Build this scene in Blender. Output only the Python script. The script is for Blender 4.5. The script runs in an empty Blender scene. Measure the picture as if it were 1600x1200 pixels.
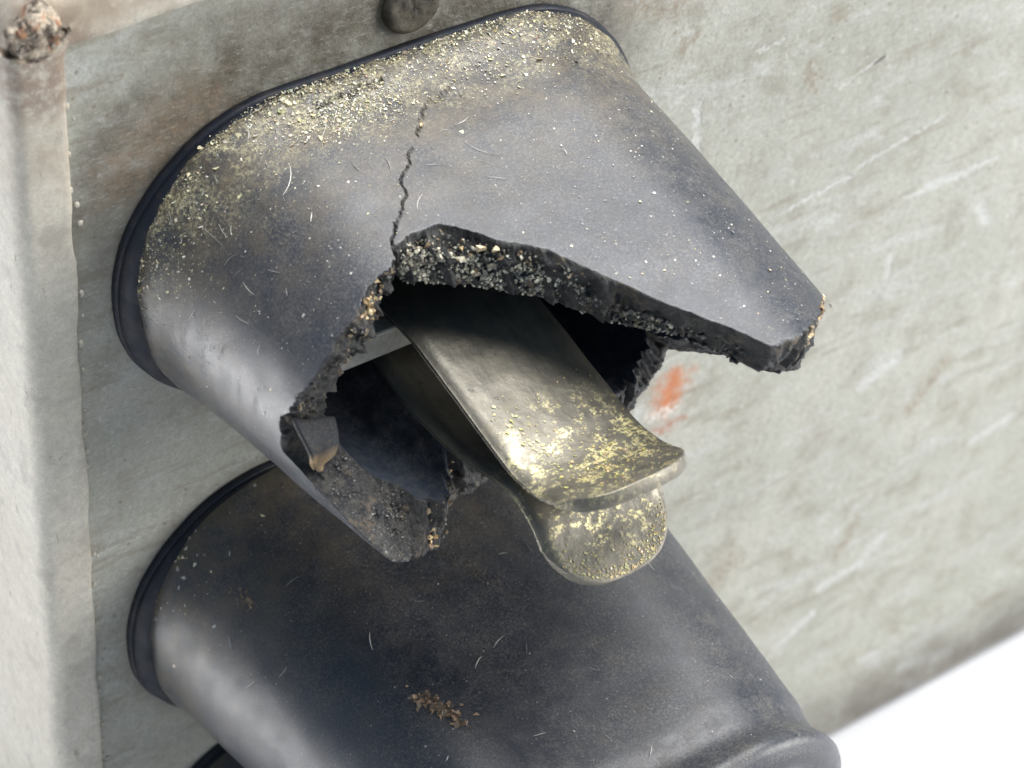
import bpy, bmesh, math, random
import numpy as np
from mathutils import Vector, Matrix, noise as mnoise

random.seed(7); rng = np.random.default_rng(7)
S = 0.001                                    # everything below is written in millimetres
scene = bpy.context.scene
COL = scene.collection

# ------------------------------------------------------------------ camera
CAM = np.array([-80.049, -163.155, 289.772])
RW = np.array([[0.8126383, -0.5782909, 0.0721017],
               [0.3456888, 0.5779454, 0.7392418],
               [-0.4691676, -0.5758115, 0.6695692]])     # world -> camera
FPX = 4000.0
cd = bpy.data.cameras.new('camera'); cam = bpy.data.objects.new('camera', cd); COL.objects.link(cam)
cam.matrix_world = Matrix([[*RW.T[0], CAM[0]*S], [*RW.T[1], CAM[1]*S], [*RW.T[2], CAM[2]*S], [0, 0, 0, 1]])
cd.sensor_width = 36.0; cd.lens = 36.0*FPX/1600.0
cd.clip_start = 0.005; cd.clip_end = 20.0
cd.dof.use_dof = True; cd.dof.focus_distance = 0.241; cd.dof.aperture_fstop = 50.0
scene.camera = cam
scene.render.resolution_x = 1024; scene.render.resolution_y = 768

# ------------------------------------------------------------------ world and lamps (indoor table top, soft daylight lamps)
world = bpy.data.worlds.new('World'); scene.world = world; world.use_nodes = True
bg = world.node_tree.nodes['Background']; bg.inputs['Color'].default_value = (0.42, 0.66, 1.0, 1); bg.inputs['Strength'].default_value = 0.21

def area(name, loc, target, sx, sy, energy, color):
    l = bpy.data.lights.new(name, 'AREA'); l.shape = 'RECTANGLE'; l.size = sx; l.size_y = sy
    l.energy = energy; l.color = color
    o = bpy.data.objects.new(name, l); COL.objects.link(o)
    o.location = loc
    o.rotation_euler = (Vector(target)-Vector(loc)).to_track_quat('-Z', 'Y').to_euler()
    return o
area('ceiling_lamp', (0.26, 0.05, 0.80), (0.05, -0.03, 0.10), 0.55, 0.55, 9.5, (1.0, 0.985, 0.965))
area('added_table_light', (-0.25, 0.15, 0.45), (-0.25, 0.15, 0.0), 0.16, 0.16, 2.3, (1.0, 0.985, 0.96)).data.spread = math.radians(50)  # added unseen light, brightens only the table that the boots' left sides reflect
area('front_lamp', (0.75, -0.55, 0.40), (0.06, 0.0, 0.09), 0.5, 0.5, 8.2, (1.0, 0.975, 0.94))
scene.view_settings.view_transform = 'Standard'; scene.view_settings.look = 'None'
scene.view_settings.exposure = 0.38; scene.view_settings.gamma = 1.0
scene.view_settings.use_curve_mapping = False

# ------------------------------------------------------------------ pixel helpers
def ray(px, py):
    return RW.T @ np.array([(px-800)/FPX, (600-py)/FPX, -1.0])
def on_panel(px, py):
    d = ray(px, py); P = CAM + d*(0-CAM[1])/d[1]; return (P[0], P[2])

# ------------------------------------------------------------------ mesh helpers
def mesh_obj(name, verts, faces, mat, parent=None, smooth=True, colors=None):
    me = bpy.data.meshes.new(name)
    me.from_pydata([tuple(float(c)*S for c in v) for v in verts], [], [tuple(int(i) for i in f) for f in faces])
    me.validate(); me.update()
    if smooth: me.polygons.foreach_set('use_smooth', [True]*len(me.polygons))
    mats = mat if isinstance(mat, (list, tuple)) else [mat]
    for m in mats: me.materials.append(m)
    if colors is not None:
        ca = me.color_attributes.new('tint', 'FLOAT_COLOR', 'POINT')
        ca.data.foreach_set('color', np.asarray(colors, dtype=np.float32).ravel())
    o = bpy.data.objects.new(name, me); COL.objects.link(o)
    if parent is not None: o.parent = parent
    return o
def thing(name, loc, label, cat, group=None):
    o = bpy.data.objects.new(name, None); COL.objects.link(o); o.empty_display_size = 0.01
    o.location = tuple(c*S for c in loc); o['label'] = label; o['category'] = cat
    if group: o['group'] = group
    return o
def grid_faces(nr, nc, wrap=True, base=0, flip=False):
    f = []
    cc = nc if wrap else nc-1
    for r in range(nr-1):
        for c in range(cc):
            a = base+r*nc+c; b = base+r*nc+(c+1) % nc
            q = (a, b, b+nc, a+nc)
            f.append(q[::-1] if flip else q)
    return f
def nz(p, s, o=0.0):
    return mnoise.noise(Vector((p[0]*s+o, p[1]*s+o*1.7, p[2]*s-o)))
def fbm(p, s, o=0.0, n=4):
    a = 0; amp = 1
    for i in range(n):
        a += amp*nz(p, s*2**i, o+i*11.3); amp *= .55
    return a

# ------------------------------------------------------------------ node helpers
class NT:
    def __init__(self, name):
        self.mat = bpy.data.materials.new(name); self.mat.use_nodes = True
        self.t = self.mat.node_tree; self.n = self.t.nodes; self.l = self.t.links
        self.bsdf = self.n['Principled BSDF']
        tc = self.n.new('ShaderNodeTexCoord')
        self.mm = self.vm('SCALE', tc.outputs['Object'], scale=1000.0)
        oi = self.n.new('ShaderNodeObjectInfo')
        self.rand = oi.outputs['Random']
    def set(self, name, v):
        s = self.bsdf.inputs[name]
        if hasattr(v, 'is_output') or isinstance(v, bpy.types.NodeSocket): self.l.new(v, s)
        else: s.default_value = v
    def _in(self, sock, v):
        if isinstance(v, bpy.types.NodeSocket): self.l.new(v, sock)
        elif v is not None: sock.default_value = v
    def vm(self, op, a, b=None, scale=None):
        n = self.n.new('ShaderNodeVectorMath'); n.operation = op
        self._in(n.inputs[0], a)
        if b is not None: self._in(n.inputs[1], b)
        if scale is not None: self._in(n.inputs['Scale'], scale)
        return n.outputs['Value'] if op in ('DOT_PRODUCT', 'LENGTH', 'DISTANCE') else n.outputs['Vector']
    def m(self, op, a, b=None, clamp=False):
        n = self.n.new('ShaderNodeMath'); n.operation = op; n.use_clamp = clamp
        self._in(n.inputs[0], a)
        if b is not None: self._in(n.inputs[1], b)
        return n.outputs[0]
    def noise(self, scale, detail=4, rough=.55, vec=None, dist=0.0, color=False):
        n = self.n.new('ShaderNodeTexNoise'); n.inputs['Scale'].default_value = scale
        n.inputs['Detail'].default_value = detail; n.inputs['Roughness'].default_value = rough
        n.inputs['Distortion'].default_value = dist
        self.l.new(vec if vec is not None else self.mm, n.inputs['Vector'])
        return n.outputs['Color' if color else 0]
    def vor(self, scale, vec=None, feature='F1', rnd=1.0):
        n = self.n.new('ShaderNodeTexVoronoi'); n.feature = feature; n.inputs['Scale'].default_value = scale
        n.inputs['Randomness'].default_value = rnd
        self.l.new(vec if vec is not None else self.mm, n.inputs['Vector'])
        return n
    def map(self, v, a, b, c=0.0, d=1.0, smooth=False):
        n = self.n.new('ShaderNodeMapRange'); n.clamp = True
        if smooth: n.interpolation_type = 'SMOOTHSTEP'
        self._in(n.inputs[0], v)
        for i, x in enumerate((a, b, c, d)): n.inputs[i+1].default_value = x
        return n.outputs[0]
    def mix(self, f, a, b, mode='MIX'):
        n = self.n.new('ShaderNodeMix'); n.data_type = 'RGBA'; n.blend_type = mode
        self._in(n.inputs[0], f)
        for i, x in ((6, a), (7, b)):
            self._in(n.inputs[i], x if isinstance(x, bpy.types.NodeSocket) else (*x, 1))
        return n.outputs[2]
    def rot(self, ang, sc=(1, 1, 1), axis_y=True):
        n = self.n.new('ShaderNodeMapping'); self.l.new(self.mm, n.inputs[0])
        n.inputs['Rotation'].default_value = (0, ang, 0) if axis_y else (0, 0, ang)
        n.inputs['Scale'].default_value = sc
        n2 = n.outputs[0]
        return n2
    def seg(self, A, B, r0, r1, wob=0.0, wscale=1.0):
        """mask round a stroke on the x-z plane: 1 within r0 of the line A-B, 0 beyond r1"""
        P = self.mm
        if wob:
            c = self.noise(wscale, 3, color=True); c = self.vm('SUBTRACT', c, (.5, .5, .5)); c = self.vm('SCALE', c, scale=wob*2)
            P = self.vm('ADD', P, c)
        P = self.vm('MULTIPLY', P, (1, 0, 1))
        a = (A[0], 0, A[1]); ba = (B[0]-A[0], 0, B[1]-A[1]); L2 = ba[0]**2+ba[2]**2+1e-6
        pa = self.vm('SUBTRACT', P, a)
        h = self.m('DIVIDE', self.vm('DOT_PRODUCT', pa, ba), L2, clamp=True)
        bn = self.vm('SCALE', ba, scale=h)
        d = self.vm('DISTANCE', pa, bn)
        return self.map(d, r1, r0, smooth=True)
    def bump(self, h, strength=.3, dist=0.001, prev=None):
        n = self.n.new('ShaderNodeBump'); n.inputs['Strength'].default_value = strength; n.inputs['Distance'].default_value = dist
        self.l.new(h, n.inputs['Height'])
        if prev is not None: self.l.new(prev, n.inputs['Normal'])
        return n.outputs[0]

# ------------------------------------------------------------------ boot dimensions (mm)
CX, CZ, PITCH = 34.16, 133.61, 47.37
RR = 17.594; WW = 30.0-RR; YB = 2.42; LEN = 54.63; SXT, SZT = .7416, .6605
PER = 2*math.pi*RR+4*WW

XL, XR = 22.5-CX, 36.2-CX                       # the contact blades, left and right edge
# ------------------------------------------------------------------ materials
def mat_panel():
    k = NT('grey_painted_metal')
    big = k.noise(.035, 5, .6); mid = k.noise(.16, 6, .62); fine = k.noise(1.6, 6, .7)
    c = k.mix(k.map(big, .36, .64), (.40, .405, .345), (.51, .505, .44))
    c = k.mix(k.map(mid, .50, .66, 0, .65), c, (.30, .27, .215))
    c = k.mix(k.map(k.noise(.11, 6, .7, k.rot(math.radians(40), (.7, 1, 1.5))), .56, .66, 0, .7), c, (.60, .61, .59))
    # pale rubbed strokes that run diagonally
    v = k.rot(math.radians(28), (.045, 1, .22))
    st = k.noise(1.0, 5, .6, v)
    c = k.mix(k.map(st, .54, .66, 0, .5), c, (.58, .59, .57))
    v2 = k.rot(math.radians(33), (.08, 1, .5))
    st2 = k.noise(1.0, 4, .6, v2)
    c = k.mix(k.map(st2, .56, .66, 0, .6), c, (.29, .26, .20))
    c = k.mix(k.map(fine, .42, .56, .34, 0), c, (.26, .25, .20))
    chip = k.noise(.5, 8, .85); c = k.mix(k.map(chip, .585, .605, 0, .55), c, (.66, .67, .64)); c = k.mix(k.map(k.noise(.42, 8, .88), .40, .38, 0, .6), c, (.24, .205, .15))
    # brown grime round the upper boot and along the top edge
    grime_n = k.noise(.22, 5, .65)
    g = k.seg((CX-WW-2, CZ+4), (CX+WW-4, CZ+5), 17, 30, 4.0, .2)
    up = k.map(k.vm('DOT_PRODUCT', k.mm, (0, 0, 1)), CZ-4, CZ+12)
    g = k.m('MULTIPLY', g, up)
    c = k.mix(k.m('MULTIPLY', g, k.map(grime_n, .30, .58, .35, 1)), c, (.10, .085, .062))
    g2 = k.seg(on_panel(215, 265), on_panel(300, 170), 1.5, 6.5, 3, .35)
    c = k.mix(k.m('MULTIPLY', g2, k.map(k.noise(.8, 5, .7), .35, .65, .1, .8)), c, (.235, .165, .105))
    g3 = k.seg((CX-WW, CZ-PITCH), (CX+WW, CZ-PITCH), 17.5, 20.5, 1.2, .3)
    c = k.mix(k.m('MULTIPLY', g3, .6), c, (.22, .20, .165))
    # blotch where the dark filler was smeared beside the top of the boot
    for a, b, r in (((985, 10), (1060, 10), 3.0), ((1085, 60), (1062, 80), 1.0), ((1265, 110), (1275, 130), 2.2), ((1310, 15), (1312, 22), 2.0),
                    ((1310, 870), (1335, 820), 1.8), ((1140, 880), (1100, 930), 4.0), ((1420, 640), (1480, 560), 2.5)):
        gm = k.seg(on_panel(*a), on_panel(*b), 0.0, r, 2.2, .5)
        c = k.mix(k.m('MULTIPLY', gm, k.map(k.noise(1.2, 5, .7), .35, .6, .0, .85)), c, (.26, .205, .13))
    # pale scuffs and single scratches
    sc = None
    for a, b, r in (((1340, 262), (1480, 178), .28), ((1225, 332), (1330, 275), .35), ((1315, 135), (1372, 92), .16), ((1415, 310), (1560, 245), .45),
                    ((1450, 290), (1515, 268), .9), ((1185, 80), (1225, 62), .3), ((1530, 320), (1540, 345), .9), ((1385, 430), (1392, 400), .6),
                    ((1350, 600), (1400, 560), 1.3), ((1360, 860), (1380, 840), 1.4), ((1280, 920), (1345, 880), 1.0), ((1215, 1010), (1270, 960), 1.0),
                    ((1400, 1030), (1470, 1010), 1.2), ((1090, 160), (1090, 260), .5), ((1520, 690), (1580, 650), 1.0), ((1000, 640), (990, 660), .9)):
        s1 = k.seg(on_panel(*a), on_panel(*b), r*.1, r*1.5, .9, .9)
        sc = s1 if sc is None else k.m('MAXIMUM', sc, s1)
    sc = k.m('MULTIPLY', sc, k.map(k.noise(1.4, 5, .7), .36, .6, .15, 1))
    c = k.mix(k.m('MULTIPLY', sc, .8), c, (.74, .75, .74))
    dk = k.seg(on_panel(1367, 98), on_panel(1382, 88), .08, .28, .1, 2)
    c = k.mix(dk, c, (.06, .045, .04))
    gr = k.noise(4.5, 5, .75); c = k.mix(k.map(gr, .35, .65, .30, 0), c, (.20, .19, .15))
    gr2 = k.noise(2.0, 6, .8, k.rot(math.radians(28), (.35, 1, 1.2))); c = k.mix(k.map(gr2, .54, .66, 0, .28), c, (.66, .66, .62))
    vs = k.vor(.55); pit = k.m('MULTIPLY', k.map(vs.outputs['Distance'], .16, .06), k.map(vs.outputs['Color'], .72, .76)); c = k.mix(k.m('MULTIPLY', pit, .7), c, (.20, .16, .11))
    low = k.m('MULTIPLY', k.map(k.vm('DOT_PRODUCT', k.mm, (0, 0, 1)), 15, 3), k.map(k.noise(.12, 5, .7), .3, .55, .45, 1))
    c = k.mix(k.m('MULTIPLY', low, .9), c, (.13, .115, .095))  # dark bottom band: shade of the rolled edge painted into the colour
    # the rust spot
    pr = on_panel(1048, 612)
    r1 = k.seg((pr[0]-.3, pr[1]-1.2), (pr[0]+.3, pr[1]+1.2), .3, 3.9, 2.6, .6)
    r2 = k.seg(on_panel(1025, 675), on_panel(1065, 655), .2, 1.5, 1.8, .8)
    rn = k.map(k.noise(1.1, 7, .82), .40, .56)
    c = k.mix(k.m('MULTIPLY', r1, k.map(rn, 0, 1, .65, 1)), c, (.50, .155, .04))
    c = k.mix(k.m('MULTIPLY', r2, k.map(rn, 0, 1, 0, .8)), c, (.38, .15, .075))
    r3 = k.m('MULTIPLY', k.seg(on_panel(1015, 652), on_panel(1055, 640), .1, 1.7, 1.6, .9), k.map(k.noise(1.5, 6, .8), .48, .56))
    c = k.mix(k.m('MULTIPLY', r3, .9), c, (.80, .76, .70))
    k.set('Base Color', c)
    k.set('Roughness', k.map(mid, .3, .7, .40, .62)); k.set('Specular IOR Level', .4)
    b = k.bump(k.noise(.9, 6, .65), .5, .00045); b = k.bump(chip, .35, .0006, b)
    b = k.bump(st, .4, .0006, b); b = k.bump(k.m('SUBTRACT', k.noise(.22, 3, .5), sc), .3, .0008, b)
    k.set('Normal', b)
    return k.mat

def mat_body():
    k = NT('weathered_cream_paint')
    big = k.noise(.05, 5, .6); fine = k.noise(.9, 7, .7); mid = k.noise(.25, 5, .6)
    c = k.mix(k.map(big, .35, .65), (.61, .565, .465), (.71, .67, .575))
    c = k.mix(k.map(fine, .42, .60, .35, 0), c, (.40, .37, .31))
    c = k.mix(k.map(mid, .55, .7, 0, .6), c, (.36, .33, .28))
    c = k.mix(k.map(k.noise(.6, 5, .7), .60, .72, 0, .45), c, (.36, .27, .19))
    topz = k.m('MULTIPLY', k.map(k.vm('DOT_PRODUCT', k.mm, (0, 0, 1)), 165.2, 167.5), k.map(k.noise(.16, 6, .75), .36, .56, .15, 1))
    c = k.mix(k.m('MULTIPLY', topz, .7), c, (.30, .215, .135))
    # rust-brown staining near the welded corner
    d = k.vm('DISTANCE', k.mm, (-2.0, -1.0, 164))
    f = k.m('MULTIPLY', k.map(d, 26, 5, smooth=True), k.map(k.noise(.35, 5, .7), .35, .6, .1, 1))
    c = k.mix(k.m('MULTIPLY', f, .5), c, (.34, .26, .18))
    f2 = k.m('MULTIPLY', k.map(d, 7, 3.5, smooth=True), k.map(k.noise(.8, 5, .7), .38, .55))
    c = k.mix(k.m('MULTIPLY', f2, .75), c, (.20, .125, .085))
    gr = k.noise(3.5, 6, .8); c = k.mix(k.map(gr, .36, .6, .45, 0), c, (.34, .31, .25))
    c = k.mix(k.map(k.noise(.8, 6, .8, k.rot(0, (1, 1, .25))), .60, .66, 0, .7), c, (.25, .22, .17))
    k.set('Base Color', c); k.set('Roughness', .62)
    k.set('Normal', k.bump(k.noise(.3, 5, .6), .22, .001, k.bump(fine, .2, .0003)))
    return k.mat

def mat_rubber(name, swarf):
    k = NT(name)
    off = k.vm('SCALE', (37.0, 11.0, 23.0), scale=k.rand)
    P = k.vm('ADD', k.mm, off)
    geo = k.n.new('ShaderNodeNewGeometry'); upz = k.vm('DOT_PRODUCT', geo.outputs['Normal'], (0, 0, 1))
    big = k.noise(.07, 5, .6, P); mid = k.noise(.4, 6, .65, P); fine = k.noise(4.2, 6, .8, P)
    c = k.mix(k.map(big, .35, .65), (.014, .019, .030), (.034, .039, .052))
    # settled dust: fine grains on what faces up, in drifts
    drift = k.map(k.noise(.16, 7, .78, P), .36, .62, .3, 1)
    settle = k.m('MULTIPLY', k.map(upz, .1, .9, .35, 1), drift)
    c = k.mix(k.m('MULTIPLY', k.map(mid, .42, .72, 0, .6), settle), c, (.085, .076, .062))
    c = k.mix(k.m('MULTIPLY', k.map(fine, .48, .60, 0, .75), settle), c, (.15, .142, .13))
    c = k.mix(k.m('MULTIPLY', k.map(fine, .46, .38, 0, .5), drift), c, (.010, .012, .018))
    v = k.rot(.5, (.5, .5, .1)); scuff = k.noise(1.1, 6, .8, v)
    c = k.mix(k.map(scuff, .58, .68, 0, .4), c, (.13, .13, .135))
    # brownish dusting, thicker toward the base
    dist = k.vm('DOT_PRODUCT', k.mm, (0, -1, 0))
    br = k.m('MULTIPLY', k.map(dist, 26, 2), k.map(k.noise(.25, 6, .75, P), .38, .62))
    c = k.mix(k.m('MULTIPLY', br, .7), c, (.13, .10, .06))
    if swarf:                                              # smeared brass powder by the base
        pw = k.m('MULTIPLY', k.map(dist, 11, 2.5), k.map(upz, .0, .7))
        pn = k.m('MULTIPLY', k.map(k.noise(.35, 6, .75, P), .44, .60), k.map(k.noise(2.6, 7, .85, P), .47, .56))
        c = k.mix(k.m('MULTIPLY', k.m('MULTIPLY', pw, pn), .9), c, (.62, .56, .34))
        pn2 = k.m('MULTIPLY', k.map(dist, 30, 4), k.map(k.noise(3.4, 7, .85, P), .55, .63))
        c = k.mix(k.m('MULTIPLY', k.m('MULTIPLY', pn2, k.map(upz, .1, .8)), .45), c, (.40, .35, .22))
    # dust specks
    vo = k.vor(1.7, P); sp = k.map(vo.outputs['Distance'], .13, .07)
    sp = k.m('MULTIPLY', sp, k.map(vo.outputs['Color'], .55, .60))
    vo2 = k.vor(4.5, P); sp2 = k.m('MULTIPLY', k.map(vo2.outputs['Distance'], .20, .10), k.map(vo2.outputs['Color'], .60, .66))
    dens = k.map(k.noise(.11, 4, .6, P), .40, .62)
    c = k.mix(k.m('MULTIPLY', k.m('MULTIPLY', sp2, dens), .55), c, (.42, .40, .36))
    c = k.mix(k.m('MULTIPLY', sp, .4), c, (.50, .47, .40))
    k.set('Base Color', c)
    k.set('Roughness', k.m('ADD', k.m('ADD', k.map(mid, .3, .7, .24, .42), k.m('MULTIPLY', settle, .10)), k.map(scuff, .5, .65, 0, .15)))
    k.set('Specular IOR Level', .68)
    b = k.bump(fine, .14, .0003)
    b = k.bump(k.noise(.10, 2, .5, P), .07, .0008, b)
    k.set('Normal', b)
    return k.mat

def mat_inner():
    k = NT('shade_blue_inner_rubber')
    c = k.mix(k.map(k.noise(.8, 6, .7), .4, .65), (.016, .029, .052), (.05, .056, .068))  # bluish shade haze of the boot's inside, put into the base colour
    k.set('Base Color', c); k.set('Roughness', .75)
    k.set('Normal', k.bump(k.noise(1.5, 6, .7), .6, .0006))
    return k.mat

def mat_fracture():
    k = NT('torn_rubber')
    n1 = k.noise(.7, 6, .7); n2 = k.noise(2.4, 7, .8); n3 = k.noise(5.0, 6, .8)
    c = k.mix(k.map(n1, .42, .66), (.014, .016, .021), (.075, .072, .064))
    c = k.mix(k.map(n2, .54, .66, 0, .7), c, (.21, .20, .17))
    c = k.mix(k.map(n3, .56, .66, 0, .45), c, (.34, .32, .27))
    c = k.mix(k.map(k.noise(.33, 6, .8), .55, .63, 0, .6), c, (.20, .15, .09))
    k.set('Base Color', c); k.set('Roughness', k.map(n2, .35, .65, .30, .6)); k.set('Specular IOR Level', .7)
    k.set('Normal', k.bump(n2, .7, .0007, k.bump(n3, .5, .0003)))
    return k.mat

def mat_collar():
    k = NT('glossy_black_collar')
    c = k.mix(k.map(k.noise(.5, 5, .7), .5, .75, 0, .6), (.012, .016, .026), (.06, .05, .042))
    k.set('Base Color', c); k.set('Roughness', k.map(k.noise(.6, 4), .3, .7, .45, .7)); k.set('Specular IOR Level', .35)
    k.set('Normal', k.bump(k.noise(1.2, 5, .6), .2, .0003))
    return k.mat

def mat_tint(name, rough=.5, metal=0.0, spec=.5):
    k = NT(name)
    a = k.n.new('ShaderNodeVertexColor'); a.layer_name = 'tint'
    c = k.mix(k.map(k.noise(4, 4, .7), .45, .65, 0, .35), a.outputs[0], (.10, .09, .06))
    k.set('Base Color', c); k.set('Roughness', rough); k.set('Metallic', metal); k.set('Specular IOR Level', spec)
    return k.mat

def mat_blade():
    k = NT('tarnished_brass')
    v = k.rot(0, (.9, .12, .9)); grain = k.noise(1.0, 5, .6, v)
    big = k.noise(.13, 5, .6); mid = k.noise(.7, 6, .7); fine = k.noise(3.2, 5, .7)
    c = k.mix(k.map(big, .38, .62), (.15, .14, .115), (.23, .212, .168))
    c = k.mix(k.map(grain, .45, .65, 0, .45), c, (.085, .08, .068))
    c = k.mix(k.map(mid, .52, .68, 0, .5), c, (.25, .215, .155))
    c = k.mix(k.map(k.noise(1.1, 7, .8), .40, .34, 0, .8), c, (.03, .027, .022))
    # bright scuffed brass toward the mouth of the jaw
    yy = k.m('MULTIPLY', k.map(k.vm('DOT_PRODUCT', k.mm, (0, -1, 0)), 27, 38), k.map(k.vm('DISTANCE', k.mm, ((XL+XR)/2+.5, -41.0, 0)), 10, 5.5))
    f = k.m('MULTIPLY', yy, k.map(k.noise(.50, 7, .85), .53, .57))
    c = k.mix(k.m('MULTIPLY', f, k.map(fine, .44, .50)), c, (.90, .80, .42))
    k.set('Base Color', c); k.set('Metallic', .5)
    k.set('Roughness', k.map(mid, .3, .7, .36, .55))
    k.set('Normal', k.bump(k.noise(1.0, 4, .6), .16, .0004, k.bump(grain, .12, .0003)))
    return k.mat

def mat_weld():
    k = NT('burnt_weld_metal')
    n = k.noise(.9, 5, .7)
    c = k.mix(k.map(n, .4, .6), (.09, .07, .055), (.58, .50, .39))
    c = k.mix(k.map(k.noise(.5, 4, .6), .55, .66), c, (.38, .19, .10))
    k.set('Base Color', c); k.set('Metallic', .55); k.set('Roughness', .4)
    k.set('Normal', k.bump(k.noise(1.5, 5, .7), .7, .0008))
    return k.mat

def mat_plain(name, c1, c2, metal, rough):
    k = NT(name); n = k.noise(.8, 5, .7)
    k.set('Base Color', k.mix(k.map(n, .38, .62), c1, c2)); k.set('Metallic', metal); k.set('Roughness', rough)
    k.set('Normal', k.bump(k.noise(1.6, 5, .7), .35, .0004)); return k.mat
def mat_table():
    k = NT('white_table_top')
    c = k.mix(k.map(k.noise(.01, 3), .4, .6), (.70, .705, .72), (.74, .745, .76))
    k.set('Base Color', c); k.set('Roughness', .55)
    return k.mat

M_FLAP = mat_tint('torn_skin', .7, 0, .25)
M_RIVET = mat_plain('grimy_rivet', (.03, .026, .022), (.10, .085, .06), .1, .6)
M_LIT_BAR = mat_plain('lit_bar_metal', (.62, .60, .52), (.48, .45, .38), .35, .42)  # cross bar only: light falling on it is put into the pale colour
M_RUB1 = mat_rubber('black_rubber_with_swarf', True)
M_PANEL, M_BODY, M_RUB, M_INN, M_FRA, M_COL = mat_panel(), mat_body(), mat_rubber('dusty_black_rubber', False), mat_inner(), mat_fracture(), mat_collar()
M_CHIP, M_FLAKE, M_BLADE, M_WELD, M_TABLE = mat_tint('broken_grain', .45), mat_tint('brass_swarf', .42, .15, .5), mat_blade(), mat_weld(), mat_table()

# ------------------------------------------------------------------ the table
TZ = -1.5
tv = []; tf = []
for (x, y) in ((-1500, -1500), (1500, -1500), (1500, 1500), (-1500, 1500)): tv.append((x, y, TZ))
for (x, y) in ((-1500, -1500), (1500, -1500), (1500, 1500), (-1500, 1500)): tv.append((x, y, TZ-30))
tf = [(0, 1, 2, 3), (7, 6, 5, 4), (0, 4, 5, 1), (1, 5, 6, 2), (2, 6, 7, 3), (3, 7, 4, 0)]
table = mesh_obj('table', tv, tf, M_TABLE, smooth=False)
table['kind'] = 'structure'; table['label'] = 'plain white table top under the metal box'

# ------------------------------------------------------------------ the metal box
box = thing('metal_box', (0, 0, TZ), 'old grey-green painted metal box with rusty welded corner', 'metal box')
PW, Z0, Z1 = 190.0, 3.5, 163.9
def rect_loop(out, y, wob=0.0, step=1.2):
    """rounded rectangle x 0..PW, z Z0..Z1 grown outwards by `out`"""
    rc = max(.6, out+.8); pts = []
    x0, x1, z0, z1 = -out, PW+out, Z0-out, Z1+out
    n_s = int((Z1-Z0)/step); n_t = int(PW/step); n_a = 8
    def arc(cx, cz, a0):
        for i in range(n_a):
            a = a0+math.pi/2*i/n_a; pts.append((cx+rc*math.cos(a), y, cz+rc*math.sin(a)))
    def line(ax, az, bx, bz, n):
        for i in range(n):
            t = i/n; pts.append((ax+(bx-ax)*t, y, az+(bz-az)*t))
    arc(x1-rc, z1-rc, 0); line(x1-rc, z1, x0+rc, z1, n_t)
    arc(x0+rc, z1-rc, math.pi/2); line(x0, z1-rc, x0, z0+rc, n_s)
    arc(x0+rc, z0+rc, math.pi); line(x0+rc, z0, x1-rc, z0, n_t)
    arc(x1-rc, z0+rc, 3*math.pi/2); line(x1, z0+rc, x1, z1-rc, n_s)
    if wob:
        cxm, czm = PW/2, (Z0+Z1)/2; o = []
        for p in pts:
            d = wob*(fbm((p[0], 0, p[2]), .12, 3.0, 4)); e = wob*.5*fbm((p[0], 0, p[2]), .12, 9.0, 4)
            nx = -1 if p[0] < 3 else (1 if p[0] > PW-3 else 0); nzv = -1 if p[2] < Z0+3 else (1 if p[2] > Z1-3 else 0)
            o.append((p[0]+nx*d, p[1]+e, p[2]+nzv*d))
        pts = o
    return pts
prof = [(5.0, 95.0, 0), (5.0, 60, .1), (5.0, 30, .15), (5.0, 12, .2), (5.0, 6.0, .25)]
prof += [(5.0, 3.0, .25)]
for i in range(0, 9):                                       # folded edge: small radius, then a flat lip
    a = math.radians(90*i/8)
    prof.append((3.4+1.6*math.cos(a), 1.0-1.8*math.sin(a), .22))
prof += [(2.4, -.85, .26), (1.4, -.9, .3), (.6, -.93, .32)]
prof += [(.05, -.95, .34), (-.12, -.80, .36), (-.18, -.4, .3), (-.18, .6, .2)]
bv = []; nrow = 0; nc = None
for out, y, wob in prof:
    L = rect_loop(max(out, -.2), y, wob); nc = len(L); bv += L; nrow += 1
bf = grid_faces(nrow, nc, True)
bf.append(tuple(range(nc)))
bv = [(x, y, z-TZ) for x, y, z in bv]
body = mesh_obj('body', bv, bf, M_BODY, box)
# front panel: a sheet inside the frame, dented a little
pvx = np.linspace(-.35, PW+.35, 150); pvz = np.concatenate([np.linspace(-1.38, 8, 30), np.linspace(8.4, Z1+.35, 106)]); pv = []
for z in pvz:
    for x in pvx:
        y = .18*fbm((x, 0, z), .03, 5.0, 2)
        w_ = min(1, max(0, (20-z)/12)); y -= 1.5*w_*w_*(3-2*w_)
        if z < .7: y += 2.1-math.sqrt(max(0, 2.1**2-(.7-z)**2))
        pv.append((x, y, z-TZ))
nb = len(pv); pf = grid_faces(136, 150, False)
pv += [(-.35, 1.6, -1.38-TZ), (PW+.35, 1.6, -1.38-TZ), (PW+.35, 1.6, Z1-TZ+.35), (-.35, 1.6, Z1-TZ+.35)]
pf.append((nb+3, nb+2, nb+1, nb))
# the panel pattern is written in world millimetres, so keep its object origin on the world origin
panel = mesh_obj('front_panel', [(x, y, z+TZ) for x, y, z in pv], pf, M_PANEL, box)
panel.location = (0, 0, -TZ*S); 
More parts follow.
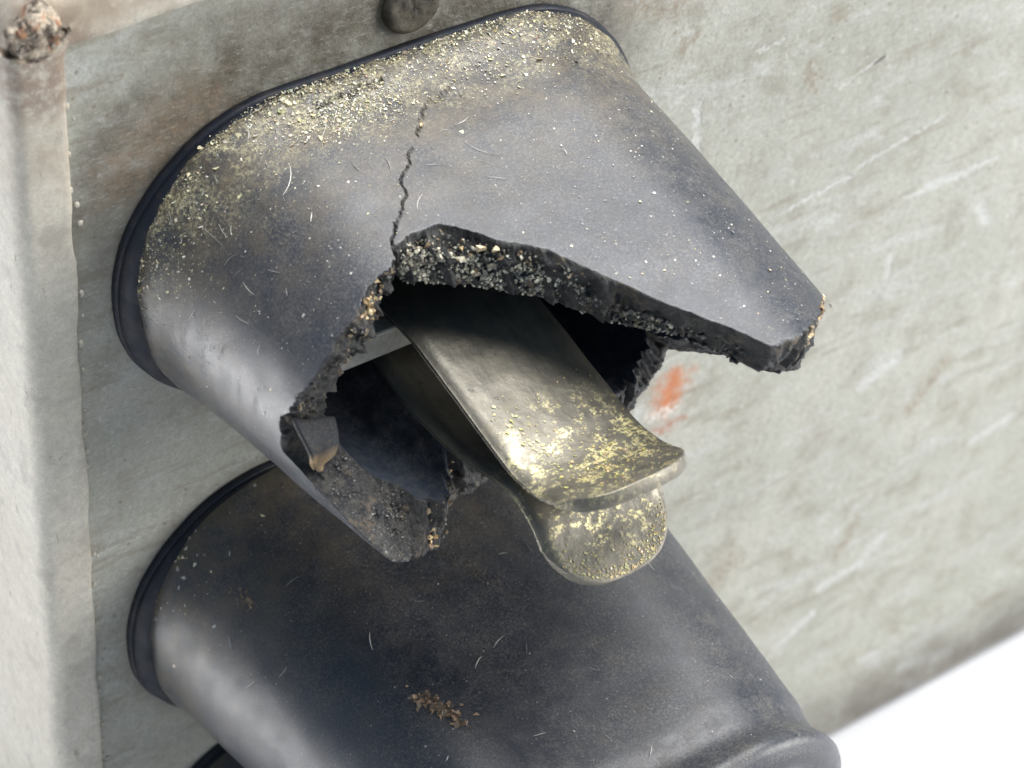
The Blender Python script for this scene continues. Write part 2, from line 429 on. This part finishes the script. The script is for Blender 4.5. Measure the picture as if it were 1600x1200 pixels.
# crumbs of filler along the joint of frame and panel
def blob(c, r, sub=1, jag=.35, seed=0.0):
    bm = bmesh.new(); bmesh.ops.create_icosphere(bm, subdivisions=sub, radius=1.0)
    vs = []
    for v in bm.verts:
        d = 1+jag*nz(v.co, 1.4, seed)*1.6
        vs.append((c[0]+v.co.x*r[0]*d, c[1]+v.co.y*r[1]*d, c[2]+v.co.z*r[2]*d))
    bm.verts.index_update(); fs = [tuple(v.index for v in f.verts) for f in bm.faces]; bm.free()
    return vs, fs
def join(parts):
    V = []; F = []
    for v, f in parts:
        b = len(V); V += v; F += [tuple(i+b for i in q) for q in f]
    return V, F
cr = []
for i in range(150):
    z = random.uniform(20, 160); s_ = random.uniform(.15, .55)
    if random.random() < .45: z = random.gauss(62, 9)
    cr.append(blob((random.gauss(.4, .45), -.05, z-TZ), (s_*.7, s_*.5, s_), 1, .4, i*1.3))
V, F_ = join(cr); o = mesh_obj('paint_crumbs', V, F_, M_BODY, box); o['kind'] = 'stuff'
# burnt weld in the corner
wx, wz = on_panel(40, 50)
parts = [blob((wx+.2, -.9, wz+.5-TZ), (2.5, 1.5, 2.3), 4, .35, 2.0)]
for i in range(9):
    a = random.uniform(0, 6.28); parts.append(blob((wx+.2+1.6*math.cos(a), -1.7+random.uniform(-.3, .3), wz+.5-TZ+1.4*math.sin(a)), (.7, .6, .6), 2, .5, i+.4))
V, F_ = join(parts); mesh_obj('weld_bead', V, F_, M_WELD, box)
# curled burnt sheet edge under the weld
V = []; n1, n2 = 24, 8
for j in range(n2):
    for i in range(n1):
        u = i/(n1-1); v = j/(n2-1); a = -math.pi*.95+u*math.pi*.85
        rr_ = 2.6+.7*v; V.append((wx+.1+rr_*math.cos(a)*1.15, -.6-1.5*math.sin(v*math.pi)*.8+.25*math.sin(u*9), wz+.7-TZ+rr_*math.sin(a)*.85))
mesh_obj('burnt_edge', V, grid_faces(n2, n1, False), M_WELD, box)
# rivet by the top of the upper boot
rx, rz = on_panel(640, 4)
V = []; prof_r = [(3.1, 0.05), (3.1, -.5), (2.8, -.85), (2.35, -.92), (2.0, -.86), (1.7, -.80), (1.2, -.84), (.6, -.86), (0.02, -.86)]
for r, y in prof_r:
    for i in range(36):
        a = 2*math.pi*i/36; w_ = 1+.05*nz((math.cos(a), math.sin(a), r), 1.5, 4)
        V.append((rx+r*w_*math.cos(a), y+.12*nz((math.cos(a)*2, math.sin(a)*2, r), 1, 8), rz-TZ+r*w_*math.sin(a)))
mesh_obj('rivet', V, grid_faces(len(prof_r), 36, True), M_RIVET, box)

# ------------------------------------------------------------------ rubber boots
def perim(s):
    a = (s % 1.0)*PER; q1 = math.pi*RR/2
    if a < q1: t = a/RR; return WW+RR*math.cos(t), RR*math.sin(t), math.cos(t), math.sin(t)
    a -= q1
    if a < 2*WW: return WW-a, RR, 0.0, 1.0
    a -= 2*WW
    if a < 2*q1: t = math.pi/2+a/RR; return -WW+RR*math.cos(t), RR*math.sin(t), math.cos(t), math.sin(t)
    a -= 2*q1
    if a < 2*WW: return -WW+a, -RR, 0.0, -1.0
    a -= 2*WW; t = -math.pi/2+a/RR
    return WW+RR*math.cos(t), RR*math.sin(t), math.cos(t), math.sin(t)
def shell(s, t, off=0.0, rim=0.0):
    x, z, nx, nzv = perim(s)
    sx = .96+(SXT-.96)*t; sz = .96+(SZT-.96)*t
    e = 0.0
    if t < .03: e = -.9*(1-t/.03)**2 if t >= 0 else -.9
    e += .32*math.exp(-((t-.035)/.03)**2)
    if rim: e += rim*(.55*math.exp(-((t-.985)/.02)**2)-.45*math.exp(-((t-.92)/.03)**2))
    up = max(0.0, nzv)**.8                    # the tube sits high on its collar
    b = max(0.0, 1-t/.16)**2
    e += 1.15*up*b
    return np.array([x*sx+nx*(e-off), -(YB+(LEN-YB)*t)+2.3*up*max(0.0, 1-t/.2), z*sz+nzv*(e-off)])
def shell_n(s):
    x, z, nx, nzv = perim(s); return np.array([nx, -.05, nzv])

OUT_B = [(0, .67), (.05, .69), (.088, .755), (.128, .83), (.165, .865), (.18, .86), (.193, .80), (.221, .70), (.242, .60), (.264, .495), (.289, .435), (.31, .36), (.328, .358),
         (.349, .365), (.352, .39), (.371, .41), (.401, .43), (.438, .44), (.474, .42), (.492, .40), (.517, .405), (.522, .46), (.539, .54), (.551, .625), (.556, .64), (.573, .628), (.60, .605), (.62, .585),
         (.639, .57), (.66, .52), (.684, .47), (.75, .45), (.816, .45), (.85, .44), (.898, .385), (.912, .44), (.957, .66), (1, .67)]
INN_B = [(0, .68), (.088, .77), (.13, .82), (.17, .83), (.207, .68), (.242, .60), (.264, .51), (.289, .45), (.313, .40), (.348, .345), (.37, .38), (.408, .42), (.464, .40), (.49, .40), (.51, .40),
         (.528, .43), (.556, .46), (.60, .48), (.639, .55), (.66, .52), (.684, .46), (.75, .45), (.816, .46), (.85, .445), (.898, .385), (.912, .44), (.958, .65), (1, .68)]
def interp(tab, s):
    return float(np.interp(s, [a for a, b in tab], [b for a, b in tab]))
CRACK = [(.3475, .362), (.338, .335), (.330, .318), (.313, .272), (.311, .25), (.303, .225), (.290, .190), (.279, .172), (.270, .152), (.264, .135), (.255, .112), (.232, .085)]
CRACK2 = [(.318, .055), (.305, .052), (.297, .057), (.286, .047), (.27, .05)]
def jag(line, levels, amp):
    P = [(a*PER*.88, b*(LEN-YB)) for a, b in line]; r_ = random.Random(11)
    for k in range(levels):
        Q = []
        for i in range(len(P)-1):
            (ax, ay), (bx, by) = P[i], P[i+1]; L = math.hypot(bx-ax, by-ay); d = r_.uniform(-amp, amp)*L; f = r_.uniform(.35, .65)
            Q += [(ax, ay), (ax+(bx-ax)*f-(by-ay)/L*d, ay+(by-ay)*f+(bx-ax)/L*d)]
        P = Q+[P[-1]]
    return P
def crack_d(s, t, line):
    best = 9e9; k = 0; px, py = s*PER*.88, t*(LEN-YB); n = len(line)-1
    for i in range(n):
        ax, ay = line[i]; bx, by = line[i+1]
        if py > max(ay, by)+.5 or py < min(ay, by)-.5: continue
        dx, dy = bx-ax, by-ay; h = min(1, max(0, ((px-ax)*dx+(py-ay)*dy)/(dx*dx+dy*dy))); d = math.hypot(px-ax-h*dx, py-ay-h*dy)
        if d < best: best = d; k = (i+h)/n
    return best, k
CRACK = jag(CRACK, 3, .17); CRACK2 = jag(CRACK2, 1, .2)
def edge_bulge(p):
    """lumps, ridges and pulled strings of the torn face"""
    r1 = 1-2*abs(nz(p, .22, 3.0)); r2 = 1-2*abs(nz(p, .55, 8.0)); r3 = 1-2*abs(nz(p, 1.2, 5.0))
    return .70*r1+.50*r2+.34*r3+.16*(1-2*abs(nz(p, 2.6, 1.0)))-.75+.5*nz(p, .12, 9.0)
def make_shell(parent, broken):
    if broken: scol = np.concatenate([np.linspace(0, .235, 170)[:-1], np.linspace(.235, .355, 250)[:-1], np.linspace(.355, 1, 430)[:-1]])
    else: scol = np.linspace(0, 1, 300)[:-1]
    nc = len(scol); wall = 4.8
    tb = []; ti = []
    for s in scol:
        if broken:
            P = perim(s); pp = (P[0], P[1], 0)
            j = .010*fbm(pp, .55, 1.0, 4)+.006*nz(pp, 3.0, 6)
            tb.append(interp(OUT_B, s)+j*(.6 if .19 < s < .345 else 1.0)); ti.append(interp(INN_B, s)+.022*fbm(pp, .6, 7.0, 4)+.012*nz(pp, 2.2, 4))
        else: tb.append(1.0); ti.append(.995)
    nto = 110 if broken else 80; nti = 40; nf = 24 if broken else 12
    V = []; F = []; mi = []
    # outer skin
    for r in range(nto):
        f = r/(nto-1)
        for ci, s in enumerate(scol):
            t = tb[ci]*f; p = shell(s, t, 0.0, 0.0 if broken else 1.0)
            n = shell_n(s); d = .16*fbm(p, .07, 2.0 if broken else 15.0, 3)
            if broken and .23 < s < .36 and t < .40:
                dd, k = crack_d(s, t, CRACK); wd = (.022+.05*(1-k)**1.3*(.35+.65*abs(math.sin(k*11+1))))*(1 if k < .3 else max(.0, min(1, 1.0+1.5*nz((k*14, 0, 0), 1.0, 2))))
                if wd > .01 and dd < wd*1.3: d -= 1.3*min(1, 2*max(0, 1-dd/(wd*1.3)))
                dd, k = crack_d(s, t+.002*nz((p[0], p[1], 0), 1.1, 5), CRACK2)
                if dd < .16: d -= 1.2*min(1, 2*(1-dd/.16))
            if broken:                                    # chewed lip at the base and at the break
                if t < .05: d += .35*fbm(p, .5, 4.0, 3)*(1-t/.05)
            V.append(p+n*d)
    F += grid_faces(nto, nc, True); mi += [0]*((nto-1)*nc)
    # broken (or rolled) edge
    for r in range(1, nf):
        f = r/nf
        for ci, s in enumerate(scol):
            t = tb[ci]*(1-f)+ti[ci]*f; p = shell(s, t, wall*f, 0.0 if broken else 1.0)
            if broken:
                env = math.sin(math.pi*min(1, f*1.05))**.6
                a = edge_bulge(p)*env
                p = p+np.array([0, -1, 0])*a+shell_n(s)*(.55*fbm(p, .5, 12.0, 3)*env)
            else: p = p+np.array([0, -1, 0])*1.3*math.sin(math.pi*f)
            V.append(p)
    b0 = (nto-1)*nc
    F += grid_faces(nf, nc, True, b0); mi += [1 if broken else 0]*((nf-1)*nc)
    # inner skin back to the base, then closed to the first ring
    for r in range(nti):
        f = r/(nti-1)
        for ci, s in enumerate(scol):
            t = ti[ci]*(1-f)+.0*f; p = shell(s, t, wall)
            V.append(p+shell_n(s)*.22*fbm(p, .3, 21.0, 3))
    b1 = (nto+nf-2)*nc
    F += grid_faces(nti+1, nc, True, b1); mi += [1 if broken else 0]*nc+[2]*((nti-1)*nc)
    last = (nto+nf-2+nti)*nc
    for c in range(nc): F.append((last+c, last+(c+1) % nc, (c+1) % nc, c)); mi.append(2)
    o = mesh_obj('shell', V, F, [M_RUB1 if broken else M_RUB, M_FRA, M_INN], parent)
    o.data.polygons.foreach_set('material_index', mi)
    return o, (scol, tb, ti, wall)
def make_collar(parent):
    V = []; prof = [(.86, .25), (1.0, .12), (1.006, .0), (1.010, -.5), (1.008, -.85), (1.004, -.93), (1.000, -.97), (1.003, -1.02), (1.0, -1.5), (.990, -2.1), (.972, -2.6), (.94, -2.9), (.86, -2.95)]
    n = 260
    for k, y in prof:
        for i in range(n):
            x, z, nx, nzv = perim(i/n); e = .18*fbm((x, y, z), .12, 4.0, 3)
            V.append((x+nx*(30*(k-1)+e), y, z+nzv*(30*(k-1)+e)))
    return mesh_obj('base_collar', V, grid_faces(len(prof), n, True), M_COL, parent)

def flake_cloud(name, parent, samples, mat, tilt=.6, lift=.06):
    """samples: (s, t, size, colour)"""
    V = []; F = []; C = []
    for s, t, sz_, colr in samples:
        p = shell(s, t); n = shell_n(s); n = n/np.linalg.norm(n)
        a = np.cross(n, [.3, .8, .5]); a /= np.linalg.norm(a); b = np.cross(n, a)
        an = random.uniform(0, 6.28); a, b = a*math.cos(an)+b*math.sin(an), b*math.cos(an)-a*math.sin(an)
        e = random.uniform(-tilt, tilt); g = random.uniform(-tilt, tilt)
        asp = random.choice((.35, .6, .8, 1.0))
        p = p+n*(lift+sz_*.35*max(abs(e), abs(g))); m = random.choice((3, 4, 4, 5)); base = len(V)
        for i in range(m):
            th = 6.283*i/m+random.uniform(-.4, .4); r = sz_*random.uniform(.6, 1.15)
            u, v = r*math.cos(th), r*asp*math.sin(th)
            V.append(p+a*u+b*v+n*(u*e+v*g)*.7); C.append((*colr, 1))
        V.append(p-n*sz_*.25); C.append((*colr, 1))
        F.append(tuple(range(base, base+m)))
        for i in range(m): F.append((base+(i+1) % m, base+i, base+m))
    o = mesh_obj(name, V, F, mat, parent, smooth=False, colors=C); o['kind'] = 'stuff'
    return o
def gold():
    q = random.random()
    if q < .62: return (random.uniform(.75, .92), random.uniform(.70, .86), random.uniform(.46, .66))
    if q < .85: return (random.uniform(.45, .65), random.uniform(.40, .55), random.uniform(.2, .34))
    return (.85, .83, .74)
def dust():
    v = random.uniform(.30, .75); return (v, v*.97, v*.9)
def fibres(name, parent, n, srange, trange):
    V = []; F = []; C = []
    for k in range(n):
        s = random.uniform(*srange); t = random.uniform(*trange); an = random.uniform(0, 6.28); cur = random.uniform(-1.2, 1.2); L = random.uniform(.5, 2.2) if k % 6 else random.uniform(2, 4.5)
        m = 7; w_ = random.uniform(.025, .06); base = len(V); x = 0.0; y = 0.0; col = dust()
        for i in range(m):
            ds, dt = x/(PER*.88), y/(LEN-YB)
            p = shell(s+ds, t+dt); n_ = shell_n(s+ds); n_ = n_/np.linalg.norm(n_)
            side = np.array([0, -math.cos(an+1.57), 0])+math.sin(an)*np.cross(n_, [0, 1, 0])
            side /= np.linalg.norm(side)+1e-6; ww = w_*(1-.6*abs(2*i/(m-1)-1))
            V += [p+n_*.12+side*ww, p+n_*(.12+ww*1.6), p+n_*.12-side*ww]; C += [(*col, 1)]*3
            an += cur/m; x += L/m*math.cos(an); y += L/m*math.sin(an)
        for i in range(m-1):
            a = base+i*3
            F += [(a, a+3, a+4, a+1), (a+1, a+4, a+5, a+2)]
    o = mesh_obj(name, V, F, M_FLAKE, parent, colors=C); o['kind'] = 'stuff'; return o

# -- upper, broken boot
boot1 = thing('rubber_boot', (CX, 0, CZ), 'broken black rubber boot with a jagged hole and cracked top, brass flakes round its base', 'rubber boot', 'rubber boots on the box front')
sh1, (SC, TB, TI, WALL) = make_shell(boot1, True)
make_collar(boot1)
smp = []
while len(smp) < 9000:                                          # swarf packed against the base, along the top and upper left
    s = random.uniform(.10, .50); t = abs(random.gauss(0, .055))+.004
    dens = np.interp(s, [.10, .15, .20, .25, .32, .40, .46, .50], [.55, 1, .95, .55, .9, .8, .45, .08])
    if random.random() > dens or t > .30: continue
    smp.append((s, t, min(.42, random.lognormvariate(-2.9, .62)), gold()))
for i in range(1900):                                            # the golden drift on the shoulder
    s = random.gauss(.300, .022); t = abs(random.gauss(.085, .022)); smp.append((s, t, min(.32, random.lognormvariate(-2.9, .55)), gold()))
for i in range(14):
    s = random.gauss(.385, .02); t = abs(random.gauss(.03, .02)); smp.append((s, t, random.uniform(.2, .45), (.84, .78, .52)))
smp.append((.269, .150, .5, (.80, .50, .28)))
flake_cloud('brass_flakes', boot1, smp, M_FLAKE, .8)
smp = []
for i in range(2300):
    s = random.uniform(.03, .52); t = random.uniform(.02, .85)
    if t > interp(OUT_B, s)-.01: continue
    smp.append((s, t, min(.3, random.lognormvariate(-2.75, .5)), dust() if random.random() < .6 else gold()))
for i in range(160):
    s = random.uniform(.02, .10); t = random.uniform(.02, .73); smp.append((s, t, min(.4, random.lognormvariate(-2.3, .5)), gold()))
flake_cloud('dust_specks', boot1, smp, M_FLAKE, .4, .02)
fibres('fibres', boot1, 46, (.2, .48), (.04, .33))

# -- chips that stick in the fractured edge
def chips(name, parent, regions):
    V = []; F = []; C = []
    for (s0, s1, f0, f1, num, z0, z1, cols) in regions:
        for i in range(num):
            s = random.uniform(s0, s1); f = random.uniform(f0, f1)
            tbv = interp(OUT_B, s); tiv = interp(INN_B, s); t = tbv*(1-f)+tiv*f
            p = shell(s, t, WALL*f)+np.array([0, -1, 0])*(edge_bulge(shell(s, t, WALL*f))*math.sin(math.pi*min(1, f*1.05))**.6+random.uniform(-.1, .38))
            r = random.uniform(z0, z1); col = random.choice(cols); j = random.uniform(.7, 1.25); col = tuple(min(.9, c*j) for c in col)
            v, fc = blob(p, (r*random.uniform(.5, 1.2), r*random.uniform(.5, 1.1), r*random.uniform(.5, 1.2)), 1, .75, random.uniform(0, 99))
            if random.random() < .6:                          # crush to a few facets
                v = [tuple(np.round(np.array(a)/(.55*r))*(.55*r)) if random.random() < .5 else a for a in v]
            b = len(V); V += v; C += [(*col, 1)]*len(v); F += [tuple(k+b for k in q) for q in fc]
    o = mesh_obj(name, V, F, M_CHIP, parent, smooth=False, colors=C); o['kind'] = 'stuff'; return o
GREY = [(.62, .57, .44), (.45, .42, .34), (.74, .69, .54), (.30, .28, .22), (.06, .06, .06), (.85, .78, .58), (.12, .11, .10), (.38, .36, .30)]
DARK = [(.05, .05, .055), (.08, .08, .08), (.03, .03, .035), (.14, .13, .11)]
TAN = [(.55, .37, .18), (.70, .52, .27), (.42, .29, .16), (.25, .17, .10), (.80, .64, .38)]
BROWN = [(.22, .16, .10), (.14, .11, .08), (.30, .23, .14)]
chips('fracture_grain', boot1, [
    (.25, .343, .42, 1.03, 1500, .05, .25, GREY), (.25, .343, .15, .55, 420, .05, .22, GREY+DARK+BROWN), (.255, .34, .5, 1.0, 60, .25, .45, GREY+BROWN), (.262, .33, .12, .45, 10, .2, .45, TAN),
    (.205, .25, .5, 1.03, 300, .05, .25, GREY+DARK+DARK+BROWN), (.18, .25, .5, 1.05, 120, .1, .4, DARK), (.06, .14, .03, .55, 90, .12, .45, TAN+TAN+BROWN),
    (.355, .405, .0, .55, 60, .1, .36, TAN+DARK+BROWN), (.40, .50, .1, .9, 90, .08, .3, DARK+BROWN), (.507, .524, .5, .8, 8, .1, .3, TAN),
    (.53, .61, .02, .95, 420, .04, .13, [(.10, .10, .10), (.16, .16, .155), (.24, .23, .22)]), (.60, .69, .1, 1.0, 60, .08, .3, DARK+BROWN), (.628, .642, .0, .6, 9, .2, .36, TAN)])

V = []; C_ = []; n1, n2 = 16, 22
for j in range(n2):
    v = j/(n2-1)
    for i in range(n1):
        u = i/(n1-1); uu = .5+(u-.5)*(1-.85*v**1.4)-.2*v
        ss = .483+.012*uu+.036*v; of = .2+4.4*uu*(1-.25*v)
        p = shell(ss, .425+.045*v+.022*math.sin(math.pi*min(1, v*1.15)), of)+np.array([0, -.15*math.sin(u*7+v*4), 0])
        V.append(p); q = max(0, min(1, (v-.45)/.3+.4*nz(p, .8, 3)))
        C_.append((.022+.30*q, .024+.205*q, .030+.10*q, 1))
flap = mesh_obj('torn_flap', V, grid_faces(n2, n1, False), M_FLAP, boot1, colors=C_)
flap['label'] = 'curled torn flap with golden brown tip'
md = flap.modifiers.new('thick', 'SOLIDIFY'); md.thickness = .0005; md.offset = 0

# -- second boot, whole
boot2 = thing('rubber_boot', (CX, 0, CZ-PITCH), 'whole black rubber boot directly below the broken one, dusty with a tan dirt patch', 'rubber boot', 'rubber boots on the box front')
sh2, _ = make_shell(boot2, False)
col2 = make_collar(boot2)
smp = []
for i in range(1300):
    s = random.uniform(.03, .5); t = random.uniform(.03, .97)
    smp.append((s, t, min(.22, random.lognormvariate(-3.0, .45)), dust()))
for i in range(60):
    smp.append((random.gauss(.42, .03), abs(random.gauss(.04, .04)), random.uniform(.1, .4), dust() if i % 3 else gold()))
flake_cloud('dust_specks', boot2, smp, M_FLAKE, .4, .02)
fibres('fibres', boot2, 34, (.12, .45), (.2, .9))
smp = []
for i in range(170):
    u = random.gauss(0, 1); smp.append((.3565-.0035*u+random.gauss(0, .003), .61+.026*u+random.gauss(0, .008), random.uniform(.15, .45), random.choice([(.30, .20, .12), (.38, .27, .17), (.24, .16, .10)])))
for i in range(30):
    smp.append((random.gauss(.406, .003), random.gauss(.17, .012), random.uniform(.1, .3), (.26, .18, .11)))
for i in range(420):                                            # faint brown smear left by a rub
    u = random.random(); smp.append((.272-.024*u+random.gauss(0, .0035), .30+.19*u+random.gauss(0, .006), random.uniform(.03, .10), random.choice([(.13, .10, .07), (.17, .13, .09), (.10, .085, .07)])))
flake_cloud('dirt_patch', boot2, smp, M_CHIP, .9, .03)

# -- third boot below: a copy of the whole one
boot3 = boot2.copy(); COL.objects.link(boot3); boot3.location.z = (CZ-PITCH-40.2)*S
boot3['label'] = 'lowest whole black rubber boot, mostly out of view under the dusty whole one'
for ch in (sh2, col2):
    c = ch.copy(); COL.objects.link(c); c.parent = boot3

# ------------------------------------------------------------------ the contact jaw inside the broken boot
XL, XR = 22.5-CX, 36.2-CX
jaw = thing('contact_jaw', (CX, 0, CZ), 'tarnished brass spring jaw of two blades sticking out of the broken boot', 'contact')
def smooth_path(pts, n):
    P = np.array(pts, float); d = np.r_[0, np.cumsum(np.hypot(*np.diff(P, axis=0).T))]
    u = np.linspace(0, d[-1], n); out = []
    for x in u:
        i = min(len(P)-2, max(0, np.searchsorted(d, x)-1)); t = (x-d[i])/(d[i+1]-d[i])
        p0 = P[max(0, i-1)]; p1 = P[i]; p2 = P[i+1]; p3 = P[min(len(P)-1, i+2)]
        out.append(.5*((2*p1)+(-p0+p2)*t+(2*p0-5*p1+4*p2-p3)*t*t+(-p0+3*p1-3*p2+p3)*t**3))
    return np.array(out)
def blade(name, pts, th, tip_r, wave, xl, xr, cup=0.0):
    n, m = 120, 40; P = smooth_path(pts, n); T = np.gradient(P, axis=0); T /= np.linalg.norm(T, axis=1)[:, None]; N = np.stack([-T[:, 1], T[:, 0]], 1)
    top = []; bot = []; LT = float(np.hypot(*np.diff(P, axis=0).T).sum())
    xc = (xl+xr)/2; hw = (xr-xl)/2
    for i in range(n):
        for j in range(m):
            v = -1+2*j/(m-1)
            # round the free end: rows near the end are pulled back toward the corners
            f = i/(n-1); L = n-1
            k = f*L*(1-tip_r*(1-math.sqrt(max(0, 1-(abs(v)**2.1)*.96)))/LT)
            a = int(k); fr = k-a; a2 = min(a+1, L)
            p = P[a]*(1-fr)+P[a2]*fr; nn = N[a]*(1-fr)+N[a2]*fr
            ed = 1-.78*(max(0, abs(v)-.80)/.20)**2
            w = .10*fbm((v*5, p[0], 0), .2, wave, 3)+cup*v*v
            x = xc+hw*v*(1-.02*(1-f))
            top.append((x, -(p[0]+nn[0]*(th/2*ed+w)), p[1]+nn[1]*(th/2*ed+w)))
            bot.append((x, -(p[0]-nn[0]*(th/2*ed-w)), p[1]-nn[1]*(th/2*ed-w)))
    V = top+bot; nb_ = len(top); F = grid_faces(n, m, False)+grid_faces(n, m, False, nb_, True)
    for i in range(n-1):
        a = i*m; F.append((a+m, a, nb_+a, nb_+a+m)); a = i*m+m-1; F.append((a, a+m, nb_+a+m, nb_+a))
    for j in range(m-1):
        a = (n-1)*m+j; F.append((a, nb_+a, nb_+a+1, a+1)[::-1]); a = j; F.append((a, a+1, nb_+a+1, nb_+a)[::-1])
    o = mesh_obj(name, V, F, M_BLADE, jaw)
    md = o.modifiers.new('bevel', 'BEVEL'); md.width = .00035; md.segments = 2; md.limit_method = 'ANGLE'; md.angle_limit = math.radians(50)
    return o, top, n, m
up_pts = [(4, 2.2), (12, 2.4), (18, 3.2), (22.5, 3.2), (28.5, 2.0), (34.4, .7), (38.5, -.1), (42.3, .35), (45.2, 1.7), (48.5, 3.6)]
lo_pts = [(4, -3.0), (12, -3.0), (18, -3.6), (22.7, -4.6), (29, -4.4), (33.9, -3.2), (38.4, -2.1), (41.6, -3.0), (44.4, -5.4), (48.0, -7.9)]
b1, tp, bn, bm_ = blade('blade', up_pts, 1.35, 5.2, 3.0, XL, XR)
b2, tp2, _, _ = blade('blade', lo_pts, 1.15, 6.5, 9.0, XL-.2, XR-.3)
# cross bar and root block that carry the blades
def boxmesh(name, x0, x1, y0, y1, z0, z1, bev=.3):
    V = [(x, -y, z) for x in (x0, x1) for y in (y0, y1) for z in (z0, z1)]
    F = [(0, 1, 3, 2), (4, 6, 7, 5), (0, 4, 5, 1), (2, 3, 7, 6), (0, 2, 6, 4), (1, 5, 7, 3)]
    o = mesh_obj(name, V, F, M_BLADE, jaw, smooth=False)
    md = o.modifiers.new('bevel', 'BEVEL'); md.width = bev*S; md.segments = 3
    return o
bar = boxmesh('cross_bar', XL-11.5, XR+3, 16.6, 18.6, -1.2, 1.9); bar.data.materials[0] = M_LIT_BAR
boxmesh('root_block', XL-2, XR+2, 0.2, 6.5, -6, 6)
# scuffed brass flakes clinging to the blade ends
V = []; F_ = []; C_ = []
def blade_flakes(top, num, fi, fj, zr):
    for _ in range(num):
        i = int(min(bn-3, max(2, fi()))); j = int(min(bm_-3, max(2, fj()))); p = np.array(top[i*bm_+j])
        e1 = np.array(top[(i+1)*bm_+j])-p; e2 = np.array(top[i*bm_+j+1])-p; p = p+e1*random.random()+e2*random.random()
        e1 /= np.linalg.norm(e1)+1e-9; e2 /= np.linalg.norm(e2)+1e-9; n_ = np.cross(e2, e1); n_ = n_/np.linalg.norm(n_)
        if n_[2] < 0: n_ = -n_
        r0 = random.uniform(*zr); m = random.choice((3, 4, 5)); b = len(V); an = random.uniform(0, 6.28); asp = random.uniform(.3, .9); col = (random.uniform(.62, .85), random.uniform(.54, .72), random.uniform(.22, .38))
        e = random.uniform(-.4, .4); g = random.uniform(-.4, .4)
        for q in range(m):
            th = 6.283*q/m+random.uniform(-.4, .4); u = r0*math.cos(th); v = r0*asp*math.sin(th); u, v = u*math.cos(an)-v*math.sin(an), u*math.sin(an)+v*math.cos(an)
            V.append(p+e1*u+e2*v+n_*(.05+.25*r0+(u*e+v*g)*.6)); C_.append((*col, 1))
        V.append(p-n_*.1); C_.append((*col, 1)); F_.append(tuple(range(b, b+m)))
        for q in range(m): F_.append((b+(q+1) % m, b+q, b+m))
blade_flakes(tp, 150, lambda: random.gauss(bn*.86, bn*.05), lambda: random.gauss(bm_*.5, bm_*.16), (.05, .22))
blade_flakes(tp, 60, lambda: random.gauss(bn*.72, bn*.05), lambda: random.gauss(bm_*.22, bm_*.06), (.05, .22))
blade_flakes(tp, 240, lambda: random.uniform(bn*.62, bn*.98), lambda: random.gauss(bm_*.5, bm_*.22), (.03, .13))
blade_flakes(tp2, 420, lambda: bn*.985-abs(random.gauss(0, bn*.022)), lambda: random.uniform(3, bm_-3), (.04, .14))
o = mesh_obj('scuffed_brass', V, F_, M_FLAKE, jaw, smooth=False, colors=C_); o['kind'] = 'stuff'
